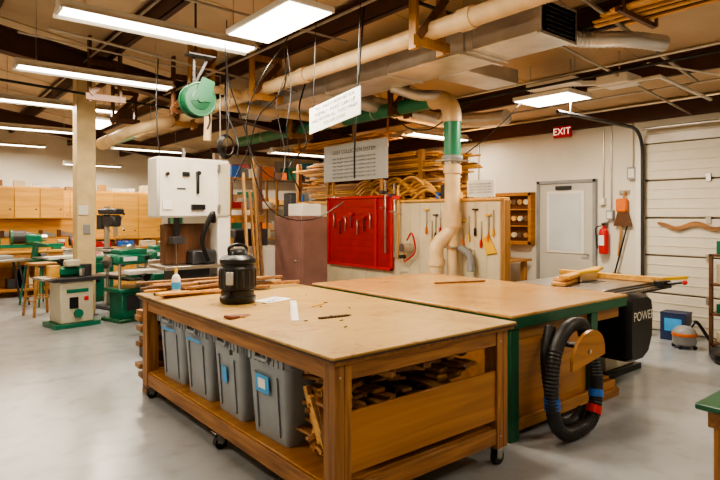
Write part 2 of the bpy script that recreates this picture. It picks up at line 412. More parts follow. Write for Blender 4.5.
for k in range(28):
    a=U(-.25,.25); Ln=U(.4,.95); o.box((2.0+U(-.08,.4),4.78+U(-.18,.2),.928+(k%5)*.021),(Ln if k>3 else .8,U(.04,.09),.02),(SCR,LUM,SCR,DKW)[k%4],(0,U(-.02,.02),a),.002)
o.done()
o=B('wood_frame_moulding',org=(2.6,4.8,.916)); o.beam((2.45,4.66,.93),(2.99,4.98,.93),.06,.03,LUM); o.beam((2.5,4.9,.93),(3.0,4.6,.955),.04,.03,SCR); o.beam((2.42,4.76,.965),(2.95,4.96,.975),.03,.02,DKW); o.done()
o=B('wood_scraps',org=(1.9,5.1,0))
for k in range(16): o.box((1.86+U(-.04,.05),5.14+U(-.01,.02),.024+k*.047),(U(.3,.4),U(.1,.14),.044),(SCR,DKW,SCR)[k%3],(0,0,U(-.05,.05)),.002)
o.done()

# ------------------------------------------------------------------ outfeed table
a0,a1,b0,b1=3.28,4.98,2.36,4.80
o=B('outfeed_table',org=(4.2,3.6,0))
o.bb(a0,a1,b0,b1,.878,.90,MAP,.006); o.bb(a0+.004,a1-.004,b0+.004,b1-.004,.80,.878,GRN,.003)
o.bb(a0+.04,a1-.04,b0+.06,b0+.10,.70,.80,PX); o.bb(a0+.04,a0+.08,b0+.1,b1-.1,.68,.80,GRN)
for lx,ly in ((a0+.02,b0+.02),(4.40,b0+.02),(a0+.02,b1-.12),(a1-.12,b1-.12)):
    o.bb(lx,lx+.10,ly,ly+.10,0,.80,GRN)
o.bb(a0+.12,4.40,b0+.07,b0+.09,.14,.70,PLY); o.bb(a0+.12,4.40,b0+.03,b0+.07,.06,.15,PX)
o.bb(a0+.03,a0+.07,b0+.12,b1-.12,.12,.24,GRN); o.bb(a0+.05,a0+.07,b0+.12,b1-.12,.24,.68,PLY)
o.bb(a0+.07,a1-.1,b0+.12,b1-.12,.15,.17,PLY)
o.done()
o=B('wood_half_disc',org=(3.80,2.05,.6))
c=Vector((3.76,2.05,.60)); pts=[c+Vector((.18*math.cos(t),-.02*math.cos(t),.18*math.sin(t)+.04*math.cos(t))) for t in [math.radians(i*180/20) for i in range(21)]]
pts.append(pts[-1]+Vector((0,0,-.04))); pts.insert(0,pts[0]+Vector((0,0,-.04)))
o.prism(pts,(0,.025,0),PLY); o.cyl((3.76,2.06,.66),(3.76,2.42,.66),.02,DGR); o.cyl((3.76,2.04,.64),(3.76,2.05,.64),.014,STL,n=8); o.done()
o=B('dust_collection_hose',org=(3.75,2.2,0))
o.hose([(4.0,2.22,.70),(3.86,2.17,.80),(3.66,2.16,.80),(3.51,2.16,.66),(3.44,2.15,.42),(3.46,2.14,.2),(3.58,2.14,.08),(3.76,2.14,.058),(3.94,2.14,.09),(4.03,2.15,.22),(4.07,2.17,.42),(4.08,2.22,.66)],.05,BLM)
o.hose([(3.62,2.27,.80),(3.53,2.25,.6),(3.56,2.23,.3),(3.66,2.24,.12),(3.85,2.24,.06),(4.02,2.25,.12)],.042,BLM)
o.cyl((3.45,2.148,.27),(3.443,2.15,.35),.054,BLU); o.cyl((4.035,2.15,.24),(4.05,2.158,.29),.054,BLU); o.cyl((3.98,2.143,.13),(4.01,2.146,.18),.055,RDB)
o.done()

# table saw
o=B('table_saw',org=(5.7,3.1,0))
o.bb(5.0,6.2,2.62,3.55,.862,.90,STL,.003); o.bb(5.35,5.95,2.75,3.4,.06,.862,MCR,.01); o.bb(5.3,6.0,2.7,3.45,0,.06,BLK)
o.bb(5.0,6.4,2.56,2.62,.82,.885,BLK,.003); o.bb(5.0,6.4,2.52,2.56,.85,.875,STL,.002)
for k in range(14): o.box((5.1+k*.09,2.518,.863),(.003,.002,.015),INK,bev=0)
o.bb(5.0,6.4,3.56,3.60,.83,.88,BLK,.003)
o.bb(6.0,6.07,2.5,3.65,.905,.96,YEL); o.bb(5.95,6.12,2.46,2.56,.86,.93,BLK); o.cyl((6.03,2.46,.9),(6.03,2.3,.93),.014,BLK); o.sph((6.03,2.29,.93),.025,RDB)
o.bb(5.5,5.75,2.95,3.2,.90,.903,DGR,.001); o.bb(5.45,5.8,3.07,3.085,.903,1.0,STL,.002); o.bb(5.42,5.82,3.05,3.10,.99,1.02,YLP,.008)
pr=[(-.24,.02),(-.25,.45),(-.21,.58),(-.12,.62),(.12,.62),(.21,.58),(.24,.45),(.22,.2),(.14,.06),(0,0),(-.14,0)]
s1=[Vector((5.36+a,2.72,.24+z)) for a,z in pr]; s2=[Vector((5.36+a,2.46,.24+z)) for a,z in pr]; s3=[Vector((5.36+a*.86,2.40,.27+z*.9)) for a,z in pr]
o.loft([s1,s2,s3],BLK)
o.text('POWER',.12,(5.38,2.395,.66),(1,0,0),(0,0,1),WHT)
o.cyl((5.66,2.75,.5),(5.66,2.62,.5),.09,STL); o.cyl((5.66,2.62,.5),(5.66,2.58,.5),.015,STL)
o.done()
o=B('lumber_boards',org=(5.7,3.2,.92))
o.beam((5.05,3.02,.985),(6.3,3.32,.985),.10,.03,YEL); o.beam((5.1,3.10,.953),(6.25,3.37,.953),.12,.03,LUM); o.beam((5.0,3.05,.92),(6.1,3.35,.92),.14,.028,LUM)
o.done()
o=B('push_stick',org=(4.5,3.7,.9)); o.beam((4.2,3.95,.911),(4.75,3.75,.911),.03,.018,SCR); o.done()
o=B('table_saw_fence_stick',org=(6.4,2.6,.9)); o.beam((6.15,2.64,.92),(6.62,2.50,.92),.05,.035,YLP); o.done()

# ------------------------------------------------------------------ partition & tool boards
o=B('wall_tool_partition',org=(5.55,6,0))
o.bb(5.5,5.58,4.1,7.9,0,1.78,CRM,0)
for k in range(20): yy=4.12+k*.189; o.bb(5.494,5.5,yy,yy+.178,0.02,1.76,CRM,.003)
o.bb(5.46,5.6,4.05,7.95,1.78,1.81,YEL); o.bb(5.48,5.60,4.04,4.1,0,1.78,PZ); o.done()
o=B('red_pegboard',org=(5.46,6.7,1.35))
o.bb(5.45,5.49,5.95,7.5,.82,1.87,RED); o.bb(5.43,5.452,5.93,5.98,.8,1.89,RDB); o.bb(5.43,5.452,7.47,7.52,.8,1.89,RDB)
o.bb(5.43,5.452,5.93,7.52,1.85,1.89,RDB); o.bb(5.43,5.452,5.93,7.52,.80,.84,RDB); o.bb(5.43,5.452,6.28,6.32,.84,1.85,RDB)
for i in range(13):
    for j in range(9): o.cyl((5.452,6.4+i*.08,.92+j*.1),(5.446,6.4+i*.08,.92+j*.1),.006,BLK,n=6)
for i in range(7):
    yy=6.42+i*.15; zt=1.62-.05*(i%3); o.cyl((5.45,yy,zt),(5.40,yy,zt),.006,STL,n=6); o.bb(5.42,5.44,yy-.010,yy+.010,zt-.22,zt,(STL,DGR)[i%2])
    if i%2: o.bb(5.41,5.445,yy-.045,yy+.045,zt-.02,zt+.015,(DGR,RDB)[i%2])
o.done()
o=B('bar_clamps',org=(5.4,6,1.3))
for i,(yy,zz) in enumerate(((5.86,1.95),(5.78,1.92),(6.05,2.0),(5.66,1.1))):
    o.bb(5.41,5.43,yy,yy+.03,zz-.95 if zz>1.5 else zz-.15,zz+.1,YELZ if i%2 else STL); o.bb(5.33,5.44,yy-.01,yy+.04,zz-.1,zz-.05,RDB if i==1 else DGR); o.cyl((5.34,yy+.015,zz-.3),(5.47,yy+.015,zz-.3),.012,STL)
o.cyl((5.30,5.60,1.15),(5.46,5.60,1.15),.06,STL); o.tube(crom([(5.4,5.6,1.25),(5.38,5.48,1.35),(5.42,5.46,1.1),(5.4,5.65,.95)]),.012,RDB,8)
o.done()
o=B('hand_tools',org=(5.45,4.5,1.4))
for i,yy in enumerate((4.2,4.27,4.38,4.47,4.57,4.66,5.05,5.13,5.2,5.3)):
    zz=1.66-.07*(i%3); o.bb(5.472,5.488,yy-.008,yy+.008,zz-.22,zz,STL); o.lathe((5.472,yy,zz-.32),[(.012,0),(.018,.03),(.016,.08),(.01,.1)],(YLP,ORG,RDB,BLK)[i%4],12)
    if i%2: o.bb(5.455,5.492,yy-.04,yy+.04,zz,zz+.02,(YLP,DGR)[i%4//2])
o.prism([(5.47,4.15,1.15),(5.47,4.3,1.12),(5.47,4.36,1.3),(5.47,4.28,1.36),(5.47,4.2,1.25)],(.02,0,0),YLP)
o.cyl((5.44,4.55,1.12),(5.49,4.55,1.12),.07,STL); o.cyl((5.45,5.15,1.1),(5.49,5.15,1.1),.06,DGR); o.done()
o=B('notice_sign',org=(5.5,4.5,1.9)); o.bb(5.5,5.52,4.20,4.62,1.82,2.03,SGN,.002)
for k in range(4): o.text('SAFETY GLASSES REQUIRED',.028,(5.498,4.41,1.98-k*.035),(0,-1,0),(0,0,1),INK)
for yy in (4.3,4.55): o.bb(5.52,5.54,yy-.015,yy+.015,1.81,2.0,PZ)
o.done()
o=B('shop_rules_sign',org=(5.5,6.9,2.4)); o.bb(5.5,5.53,6.12,7.70,2.14,2.74,SGG,.004)
o.text('DUST COLLECTION SYSTEM',.085,(5.496,6.91,2.61),(0,-1,0),(0,0,1),INK)
for k in range(6): o.text('keep the gates closed when the machine is not in use',.05,(5.496,6.91,2.51-k*.06),(0,-1,0),(0,0,1),INK)
for yy in (6.3,7.5): o.bb(5.53,5.57,yy-.02,yy+.02,1.81,2.7,PZ)
o.done()
o=B('hanging_sign',org=(2.99,4.03,2.5))
q=[(2.99,4.42,2.36),(2.99,3.66,2.45),(2.99,3.66,2.69),(2.99,4.42,2.60)]
o.prism(q,(.008,0,0),SGN); yd=Vector((0,0,1)); xd=Vector((0,-1,.118))
for k,t in enumerate(('THIS TABLE IS RESERVED FOR','ASSEMBLY - PLEASE CLEAN UP','AND RETURN ALL TOOLS WHEN','YOU ARE DONE')): o.text(t,.045,(2.988,4.03,2.61-k*.052),xd,yd,INK)
for yy,zz in ((4.36,2.60),(3.7,2.68)): o.tube([(2.99,yy,zz),(3.05,yy,roofz(3.05)-.01)],.004,BLK,6)
o.done()

# ------------------------------------------------------------------ ducts
def bend(a,b,c,r=.25,k=8):
    a,b,c=map(Vector,(a,b,c)); p=b+(a-b).normalized()*r; q=b+(c-b).normalized()*r
    return [p*(1-t)**2+b*2*t*(1-t)+q*t*t for t in [i/k for i in range(k+1)]]
o=B('dust_collection_duct',org=(5.35,4.75,1.5))
X,Y,Z=5.34,4.72,3.08
o.cyl((X,10.4,Z),(X,7.2,Z),.095,PGR); o.cyl((X,7.25,Z),(X,6.9,Z),.105,PVC); o.cyl((X,6.95,Z),(X,5.0,Z),.098,PGR)
o.tube([(X,5.05,Z)]+bend((X,6,Z),(X,Y,Z),(X,Y,2),.3,10)+[(X,Y,Z-.32)],.118,PVC,20)
o.cyl((X,Y,Z-.28),(X,Y,2.32),.105,PGR); o.cyl((X,Y,2.34),(X,Y,2.30),.13,GRY); o.cyl((X,Y,2.30),(X,Y,2.24),.108,STL); o.bb(X-.16,X+.16,Y-.14,Y+.14,2.27,2.285,STL,.002)
o.cyl((X,Y,2.26),(X,Y,1.5),.096,PVC); o.cyl((X,Y,2.22),(X,Y,2.12),.113,PVC); o.cyl((X,Y,1.64),(X,Y,1.45),.115,PVC)
o.tube(bend((X,Y,2),(X,Y,1.38),(X-.4,Y+.25,1.1),.15)+bend((X,Y,1.38),(X-.16,Y+.12,1.26),(X-.16,Y+.12,.6),.12)[4:]+[(X-.16,Y+.12,.5)],.092,PVC,18)
o.cyl((X,Y,1.5),(X,Y-.02,.3),.07,PVC); o.cyl((X-.16,Y+.12,1.05),(X-.16,Y+.12,.97),.108,PVC)
o.box((X,Y,1.2),(.2,.2,.02),STL); o.box((X-.16,Y+.12,.3),(.2,.2,.45),PVC)
o.hose([(X+.02,Y-.1,1.2),(X+.06,Y-.22,1.1),(X+.05,Y-.26,.9)],.05,GRY)
for yy in (9.4,6.2):
    for s in (-.1,.1): o.tube([(X+s,yy,Z),(X+s,yy,roofz(X)-.01)],.005,STL,6)
    o.cyl((X,yy-.01,Z),(X,yy+.01,Z),.104,STL)
o.done()
o=B('pvc_duct',org=(3.6,6,3.2))
X,Z=3.58,3.2
o.cyl((X,1.6,Z),(X,11.2,Z),.08,PVC); o.cyl((X,11.2,Z),(X,13.4,Z),.09,PGR)
for yy in (3.0,5.4,7.8,9.4,11.2): o.cyl((X,yy-.07,Z),(X,yy+.07,Z),.094,PVC)
o.tube(crom([(X,9.2,Z),(X-.25,8.95,Z-.10),(X-.6,8.9,Z-.22),(X-.85,9.1,Z-.32),(X-1.0,9.6,Z-.42)],6),.085,PVC,14)
o.cyl((X-.98,9.5,Z-.4),(X-1.05,9.75,Z-.45),.1,PVC)
o.tube([(X,7.7,Z),(X+.35,7.4,Z-.05),(X+1.5,7.4,Z-.05)],.07,PVC,14); o.cyl((X,6.9,Z),(X-.45,6.6,Z-.02),.06,PVC); o.tube(crom([(X-.42,6.62,Z-.02),(X-.62,6.5,Z-.08),(X-.68,6.46,Z-.3),(X-.7,6.46,2.5)],6),.045,PVC,12)
for yy in (2.2,6.6,10.5): o.cyl((X,yy,Z),(X,yy,roofz(X)-.01),.006,STL,n=6); o.cyl((X,yy-.012,Z),(X,yy+.012,Z),.086,STL)
o.done()
o=B('hvac_duct',org=(4.55,5.5,3.3))
o.bb(4.25,4.80,2.75,8.3,3.18,3.46,GAL,.006)
for yy in (2.75,3.5,4.7,5.9,7.1,8.25): o.bb(4.23,4.82,yy,yy+.03,3.16,3.48,GAL,.002)
for k in range(6): o.bb(4.30,4.75,2.735,2.75,3.2+k*.04,3.215+k*.04,DGR,0)
o.bb(4.8,5.7,4.0,4.45,3.16,3.33,GAL,.005); o.cyl((4.9,6.1,3.2),(6.2,6.1,3.12),.12,GAL); o.tube(crom([(6.2,6.1,3.12),(6.5,6.0,3.08),(6.7,5.4,3.02),(6.7,4.9,3.0)]),.11,GAL,14)
o.hose([(4.75,5.2,3.2),(5.0,5.0,3.1),(5.4,4.9,3.12),(5.8,5.2,3.05),(6.1,5.6,3.0)],.07,GAL,.02)
o.hose([(4.82,2.95,3.3),(5.1,2.8,3.28),(5.3,2.5,3.25),(5.6,2.3,3.22)],.08,GAL,.02)
for yy in (3.6,7.6):
    for xx in (4.24,4.81): o.cyl((xx,yy,3.19),(xx,yy,roofz(xx)-.01),.005,STL,n=6)
    o.bb(4.2,4.85,yy-.02,yy+.02,3.15,3.17,GAL,0)
o.done()
def conduit(pts,r=.013,m=ZNC):
    o=B('electrical_conduit',org=pts[0]); o.tube(pts,r,m,8); o.done()
conduit([(-1,5.0,3.62),(3.9,5.0,3.55)]); conduit([(3.1,1.2,3.42),(3.1,10,3.42)],.014)
conduit([(5.0,1.2,3.36),(5.0,9,3.36)],.018,BLM); conduit([(4.0,1.4,3.32),(4.0,10,3.32)],.02)
conduit([(4.9,3.0,3.25),(8.15,3.0,2.93)],.015); conduit([(5.9,1.0,3.2),(5.9,9,3.2)],.012,WHT)
conduit([(1.2,6.6,3.55),(7.9,6.6,3.0)],.015); conduit([(6.2,3.4,3.06),(6.2,2.6,3.06),(7.6,2.6,3.0)],.022,WHT)
conduit([(7.4,1.2,3.02),(7.4,7,3.02)],.015,STL); conduit([(2.0,2.2,3.75),(2.0,12,3.75)],.014); conduit([(-1,9.3,3.6),(5.2,9.3,3.3)],.02,BLM)
conduit([(5.6,1.2,3.05),(5.6,7.5,3.05)],.016,BLM); conduit([(6.9,1.2,3.08),(6.9,9,3.08)],.014,ZNC); conduit([(4.0,2.5,3.5),(6.9,2.5,3.1)],.02,ZNC)
conduit([(3.0,3.6,3.52),(5.2,3.6,3.5)],.018,BLM); conduit([(1.0,7.2,3.62),(3.4,7.2,3.5),(3.4,7.2,2.3)],.012,ZNC)
o=B('ceiling_heater_fan',org=(6.4,3.1,3.1)); o.bb(6.1,6.45,2.9,3.25,3.06,3.16,WHT); o.bb(5.7,5.9,3.3,3.9,3.06,3.13,WHT); o.beam((5.8,3.6,3.1),(6.3,3.1,3.1),.06,.05,WHT)
o.cyl((6.28,3.07,3.16),(6.28,3.07,roofz(6.28)-.01),.01,STL); o.done()

def hanger(x,y,zb,w=.36,m=PZ):
    o=B('wooden_duct_hanger',org=(x,y,zb)); zt=roofz(x)-.06
    for s in (-1,1): o.bb(x+s*w/2-.02,x+s*w/2+.02,y-.045,y+.045,zb,zt,m)
    o.bb(x-w/2-.06,x+w/2+.06,y-.06,y-.045,zb+.02,zb+.11,m); o.bb(x-w/2-.04,x+w/2+.04,y-.06,y-.045,zb+.5,zb+.58,m)
    o.beam((x-w/2,y-.065,zb+.1),(x+w/2,y-.065,zb+.5),.03,.07,DKW); o.done()
hanger(3.58,3.45,3.02,.34); hanger(3.58,6.3,3.02); hanger(3.58,9.0,3.02); hanger(2.9,9.8,3.1,.36,DKW); hanger(5.34,8.2,2.9); hanger(3.2,8.0,3.05,.3,DKW); hanger(2.2,8.3,3.15,.4,DKW); hanger(3.0,6.9,3.15,.3,PZ); hanger(5.34,5.7,2.95,.3,DKW)
o=B('overhead_lumber_rack',org=(4.7,1.8,3.1))
for yy in (1.5,2.1):
    o.bb(4.3,4.95,yy,yy+.04,3.18,3.22,DKW)
    for xx in (4.33,4.9): o.bb(xx,xx+.035,yy-.02,yy+.0,3.18,roofz(xx)-.03,DKW)
for k in range(9): o.beam((4.36+.055*k,U(1.1,1.3),3.235+.018*(k%2)),(4.36+.055*k+U(-.03,.05),U(2.15,2.5),3.235+.018*(k%2)),U(.03,.06),.016,LUM if k%3 else YEL)
o.done()
o=B('overhead_lumber_rack',org=(5.9,8,3.0))
for yy in (7.2,8.8): o.bb(5.7,6.5,yy,yy+.05,2.78,2.83,PX); o.bb(5.7,5.74,yy-.02,yy,2.78,roofz(5.7)-.03,PZ); o.bb(6.46,6.5,yy-.02,yy,2.78,roofz(6.5)-.03,PZ)
for k in range(18): o.beam((U(5.8,6.4),U(6.6,7.1),2.842+.02*(k//4)),(U(5.8,6.4),U(8.9,9.6),2.842+.02*(k//4)),U(.06,.12),.018,LUM)
o.done()

o=B('hose_reel',org=(2.45,5.74,2.83)); X,Y,Z=2.45,5.74,2.82
for s in (-1,1):
    c=Vector((X,Y+s*.07,Z)); o.tube([c-Vector((0,.006,0)),c+Vector((0,.006,0))],[.172,.172],GRN,28)
    pts=[(X+.172*math.cos(t),Y+s*.07,Z+.172*math.sin(t)) for t in [2*math.pi*i/28 for i in range(29)]]; o.tube(pts,.012,GRN,8)
o.tube([(X,Y-.06,Z),(X,Y+.06,Z)],[.12,.12],DGR,24)
for k in range(4):
    pts=[(X+.14*math.cos(t),Y-.048+k*.032,Z+.14*math.sin(t)) for t in [2*math.pi*i/28 for i in range(29)]]; o.tube(pts,.015,GRN,8)
o.cyl((X,Y-.1,Z),(X,Y+.1,Z),.035,GRN); o.tube([(X,Y-.078,Z),(X,Y-.082,Z)],[.11,.10],GRN,24)
o.prism([(X-.10,Y-.09,Z-.02),(X+.10,Y-.09,Z-.02),(X+.16,Y-.09,Z+.2),(X+.02,Y-.09,Z+.24)],(0,.006,0),GRN)
o.bb(X-.015,X+.015,Y+.085,Y+.10,Z,3.3,DGR); o.beam((X,Y+.09,3.0),(X+.15,Y+.09,3.3),.015,.03,DGR); o.bb(X-.1,X+.2,Y-.02,Y+.12,3.3,3.32,DGR); o.cyl((X,Y+.05,3.32),(X,Y+.05,roofz(X)-.01),.012,DGR)
o.tube(crom([(X+.12,Y,Z-.08),(X+.14,Y,Z-.2),(X+.11,Y,Z-.3)]),.012,BLK,8)
o.done()
def cord(pts,r=.007,m=BLK):
    o=B('power_cord',org=pts[0]); o.tube(crom(pts,8),r,m,6); o.done()
cord([(3.35,4.0,roofz(3.35)-.02),(3.32,4.05,3.2),(3.3,4.1,2.6),(3.32,4.15,2.2),(3.36,4.2,1.95)],.009)
cord([(3.05,4.9,3.4),(2.9,5.2,3.0),(2.85,5.4,2.6),(3.0,5.5,2.2),(3.3,5.5,2.0),(3.45,5.6,2.3),(3.4,5.7,2.9),(3.5,5.6,3.3)])
cord([(2.6,5.4,3.4),(2.7,5.5,3.0),(2.95,5.6,2.5),(3.1,5.6,1.9),(3.3,5.5,1.6),(3.7,5.4,1.55),(4.0,5.2,1.75)])
cord([(6.0,4.1,3.05),(5.8,4.3,2.75),(5.6,4.5,2.5),(5.45,4.6,2.36)],.008)
cord([(5.9,2.6,3.15),(6.6,1.9,2.95),(7.4,1.7,2.9),(8.1,1.6,3.0)],.010,WHT)
cord([(3.1,6.4,3.4),(3.05,6.3,2.9),(3.15,6.2,2.5),(3.1,6.1,2.3)],.012)
cord([(2.3,6.5,3.4),(2.28,6.5,2.8),(2.3,6.45,2.27)],.008)
cord([(4.0,6.0,3.3),(3.9,6.0,2.9),(3.95,5.9,2.5),(3.7,5.9,2.2),(3.85,5.9,1.9)],.01)
cord([(3.2,5.2,3.4),(3.25,5.3,3.0),(3.1,5.6,2.7),(3.2,6.0,2.4),(3.1,6.2,2.0)],.008)
cord([(5.9,4.8,3.15),(5.6,5.1,2.85),(5.5,5.3,2.75),(5.6,5.8,2.85),(5.7,6.2,3.1)],.010)
cord([(3.1,5.0,3.42),(3.15,5.0,2.9),(3.1,5.0,2.5),(3.2,5.1,2.15)],.005); cord([(2.9,6.0,3.5),(2.95,6.0,2.9),(2.9,6.0,2.3)],.005)
o=B('coiled_cord',org=(3.0,5.6,3.0))
for k in range(5):
    pts=[(3.02+(.08+.006*k)*math.cos(t),6.2+.012*k,2.42+(.11+.008*k)*math.sin(t)) for t in [2*math.pi*i/20 for i in range(21)]]; o.tube(pts,.008,BLK,6)
o.cyl((3.02,6.22,2.52),(3.02,6.22,roofz(3.02)-.05),.006,BLK,n=6); o.done()

# ------------------------------------------------------------------ bandsaw
o=B('bandsaw',org=(2.6,6.3,0))
o.bb(2.15,3.0,6.1,6.42,1.57,2.24,WHT,.02); o.bb(2.17,2.84,6.085,6.1,1.59,2.22,WHT,.01)
o.bb(2.86,3.02,6.12,6.44,.5,1.6,WHT,.01); o.bb(2.86,3.0,6.09,6.1,1.6,2.2,MCR,.003)
o.bb(2.15,3.02,6.1,6.5,.12,.85,DKW,.02); o.bb(2.1,3.05,6.05,6.55,0,.12,BLK,.01)
o.bb(2.2,2.85,6.0,6.5,1.0,1.04,STL,.004); o.bb(2.35,2.75,6.1,6.45,.85,1.0,DGR)
o.bb(2.3,2.84,6.3,6.45,1.04,1.5,DKW,.01); o.bb(2.55,2.84,6.1,6.3,1.04,1.2,DGR,.02)
o.bb(2.36,2.42,6.15,6.2,1.35,1.6,BLK); o.bb(2.32,2.46,6.1,6.25,1.28,1.36,DGR); o.bb(2.385,2.39,6.17,6.2,1.04,1.3,STL,0)
o.bb(2.42,2.50,6.06,6.09,2.03,2.08,BLK,.005); o.bb(2.58,2.61,6.05,6.09,1.84,2.06,BLK,.006); o.cyl((2.595,6.07,2.07),(2.595,6.03,2.07),.025,BLK); o.cyl((2.25,6.09,2.05),(2.25,6.05,2.05),.02,BLK)
o.bb(2.52,2.68,6.05,6.09,1.66,1.72,BLK); o.bb(2.2,2.30,6.07,6.09,1.66,1.76,PAP,.001); o.bb(2.36,2.46,6.082,6.087,1.88,1.90,INK,0)
for zz in (1.68,2.14): o.bb(2.83,2.87,6.06,6.1,zz-.04,zz+.04,STL)
o.cyl((2.5,6.25,2.24),(2.5,6.25,2.36),.02,STL)
o.hose([(2.75,6.0,1.52),(2.72,5.95,1.62),(2.66,5.96,1.5),(2.62,6.0,1.3),(2.7,6.02,1.08)],.03,BLK)
o.done()
X,Y=2.28,9.78
o=B('support_column',org=(X,Y,0)); CC=plain('column_cream',(.68,.52,.27),.5)
o.bb(X-.14,X+.14,Y-.14,Y+.14,0,roofz(X)-.26,CC,.01); o.bb(X-.17,X+.17,Y-.17,Y+.17,0,.03,GRY); o.bb(X-.05,X+.05,Y-.16,Y-.14,1.3,1.45,GRY); o.bb(X-.12,X+.02,Y-.165,Y-.14,1.6,1.75,WHT); o.done()

# ------------------------------------------------------------------ machines
def cab_saw(x,y,rot,body=MGR):
    o=B('cabinet_saw',loc=(x,y,0),rot=rot)
    o.box((0,0,.03),(.55,.6,.06),BLK); o.box((0,0,.42),(.5,.55,.74),body,bev=.01); o.box((0,-.285,.5),(.3,.02,.3),DGR); o.cyl((0,-.3,.6),(0,-.36,.6),.1,STL); o.cyl((0,-.36,.6),(.06,-.4,.65),.015,BLK)
    o.box((0,0,.83),(.75,.7,.07),body,bev=.01); o.box((0,0,.875),(1.1,.72,.03),STL); o.box((.1,-.38,.86),(1.5,.04,.06),DGR); o.box((.3,0,.93),(.08,.8,.07),YLP); o.box((.3,-.42,.9),(.2,.08,.08),BLK)
    o.box((-.05,.05,.95),(.35,.01,.12),BLK); o.box((.75,0,.87),(.4,.7,.03),PLY); o.cyl((.9,-.25,0),(.9,-.25,.86),.02,GRY); o.cyl((.9,.25,0),(.9,.25,.86),.02,GRY)
    o.done()
cab_saw(4.0,10.6,-.2)
def jointer(x,y,rot,base=MGR):
    o=B('jointer',loc=(x,y,0),rot=rot)
    o.box((0,0,.05),(1.1,.4,.1),GRN); o.box((-.1,0,.4),(.9,.35,.62),base,bev=.015); o.box((0,0,.76),(1.0,.3,.12),MGR,bev=.02)
    o.box((-.42,0,.84),(.75,.24,.05),WHT); o.box((.42,0,.85),(.75,.24,.05),WHT); o.box((-.42,0,.80),(.7,.18,.05),MGR); o.box((.42,0,.80),(.7,.18,.05),MGR)
    o.box((0,.13,.92),(.9,.03,.12),STL); o.cyl((.5,-.12,.7),(.5,-.22,.7),.09,DGR); o.box((0,-.19,.45),(.14,.04,.18),BLK); o.cyl((-.6,-.1,.78),(-.6,-.2,.78),.05,BLK)
    o.prism([(-.1,-.1,.866),(.14,-.1,.866),(.18,.1,.866),(-.05,.12,.866)],(0,0,.025),RDB); o.box((-.3,-.18,.6),(.16,.02,.1),PAP,bev=.001); o.done()
jointer(3.1,7.75,0.05,DGR); jointer(2.75,11.3,.2)
o=B('edge_sander',loc=(1.93,9.0,0),rot=.15)
o.box((0,0,.03),(.62,.5,.06),MGR); o.box((0,0,.36),(.46,.42,.6),MCR,bev=.015); o.box((-.05,-.215,.35),(.12,.015,.16),BLK); o.box((0,-.215,.52),(.3,.012,.05),MGR); o.box((.12,-.215,.4),(.06,.012,.06),RDB)
o.box((0,0,.68),(.66,.5,.05),DGR); o.box((0,.08,.78),(.5,.14,.14),MGR,bev=.03); o.cyl((-.22,.08,.7),(-.22,.08,.87),.09,YEL); o.cyl((.22,.08,.7),(.22,.08,.87),.09,DGR); o.box((-.38,-.05,.71),(.2,.4,.03),STL); o.cyl((.1,-.1,.72),(.1,-.1,.82),.04,STL)
o.box((0,.0,.90),(.2,.14,.1),MCR,bev=.02); o.cyl((0,-.22,.2),(0,-.27,.2),.06,MGR); o.tube(crom([(.2,.15,.7),(.32,.2,.6),(.35,.2,.3),(.3,.3,.04)]),.04,DGR,8)
o.done()
def stool(x,y,h=.8,rot=0):
    o=B('wooden_stool',loc=(x,y,0),rot=rot); o.box((0,0,h-.02),(.36,.32,.04),PX,bev=.012)
    for sx in (-1,1):
        for sy in (-1,1): o.beam((sx*.19,sy*.17,0),(sx*.13,sy*.12,h-.04),.035,.035,PX)
    for sx in (-1,1): o.beam((sx*.17,-.15,.25),(sx*.17,.15,.25),.03,.02,PY); o.beam((sx*.15,-.14,.5),(sx*.15,.14,.5),.03,.02,PY)
    for sy in (-1,1): o.beam((-.17,sy*.15,.3),(.17,sy*.15,.3),.03,.02,PX)
    o.done()
stool(1.74,10.2,.84,.3)
def drill_press(x,y,rot=0,b=MGR):
    o=B('drill_press',loc=(x,y,0),rot=rot)
    o.box((0,0,.03),(.35,.5,.06),b,bev=.01); o.cyl((0,.12,.06),(0,.12,1.75),.045,STL); o.box((0,-.08,1.0),(.36,.36,.03),STL); o.box((0,.08,.98),(.1,.16,.1),b)
    o.box((0,-.02,1.5),(.16,.36,.2),b,bev=.03); o.box((0,0,1.66),(.2,.5,.1),b,bev=.04); o.cyl((0,.28,1.35),(0,.28,1.60),.08,DGR); o.cyl((0,-.14,1.4),(0,-.14,1.25),.03,STL); o.cyl((0,-.14,1.25),(0,-.14,1.12),.006,STL)
    for k in range(3): a=k*2.1; o.cyl((.1,-.1,1.48),(.13,-.1+.16*math.cos(a),1.48+.16*math.sin(a)),.008,STL,n=6); o.sph((.13,-.1+.16*math.cos(a),1.48+.16*math.sin(a)),.018,BLK,8)
    o.done()
drill_press(2.80,10.2,.3,DGR); drill_press(4.75,12.3,0,MGR)
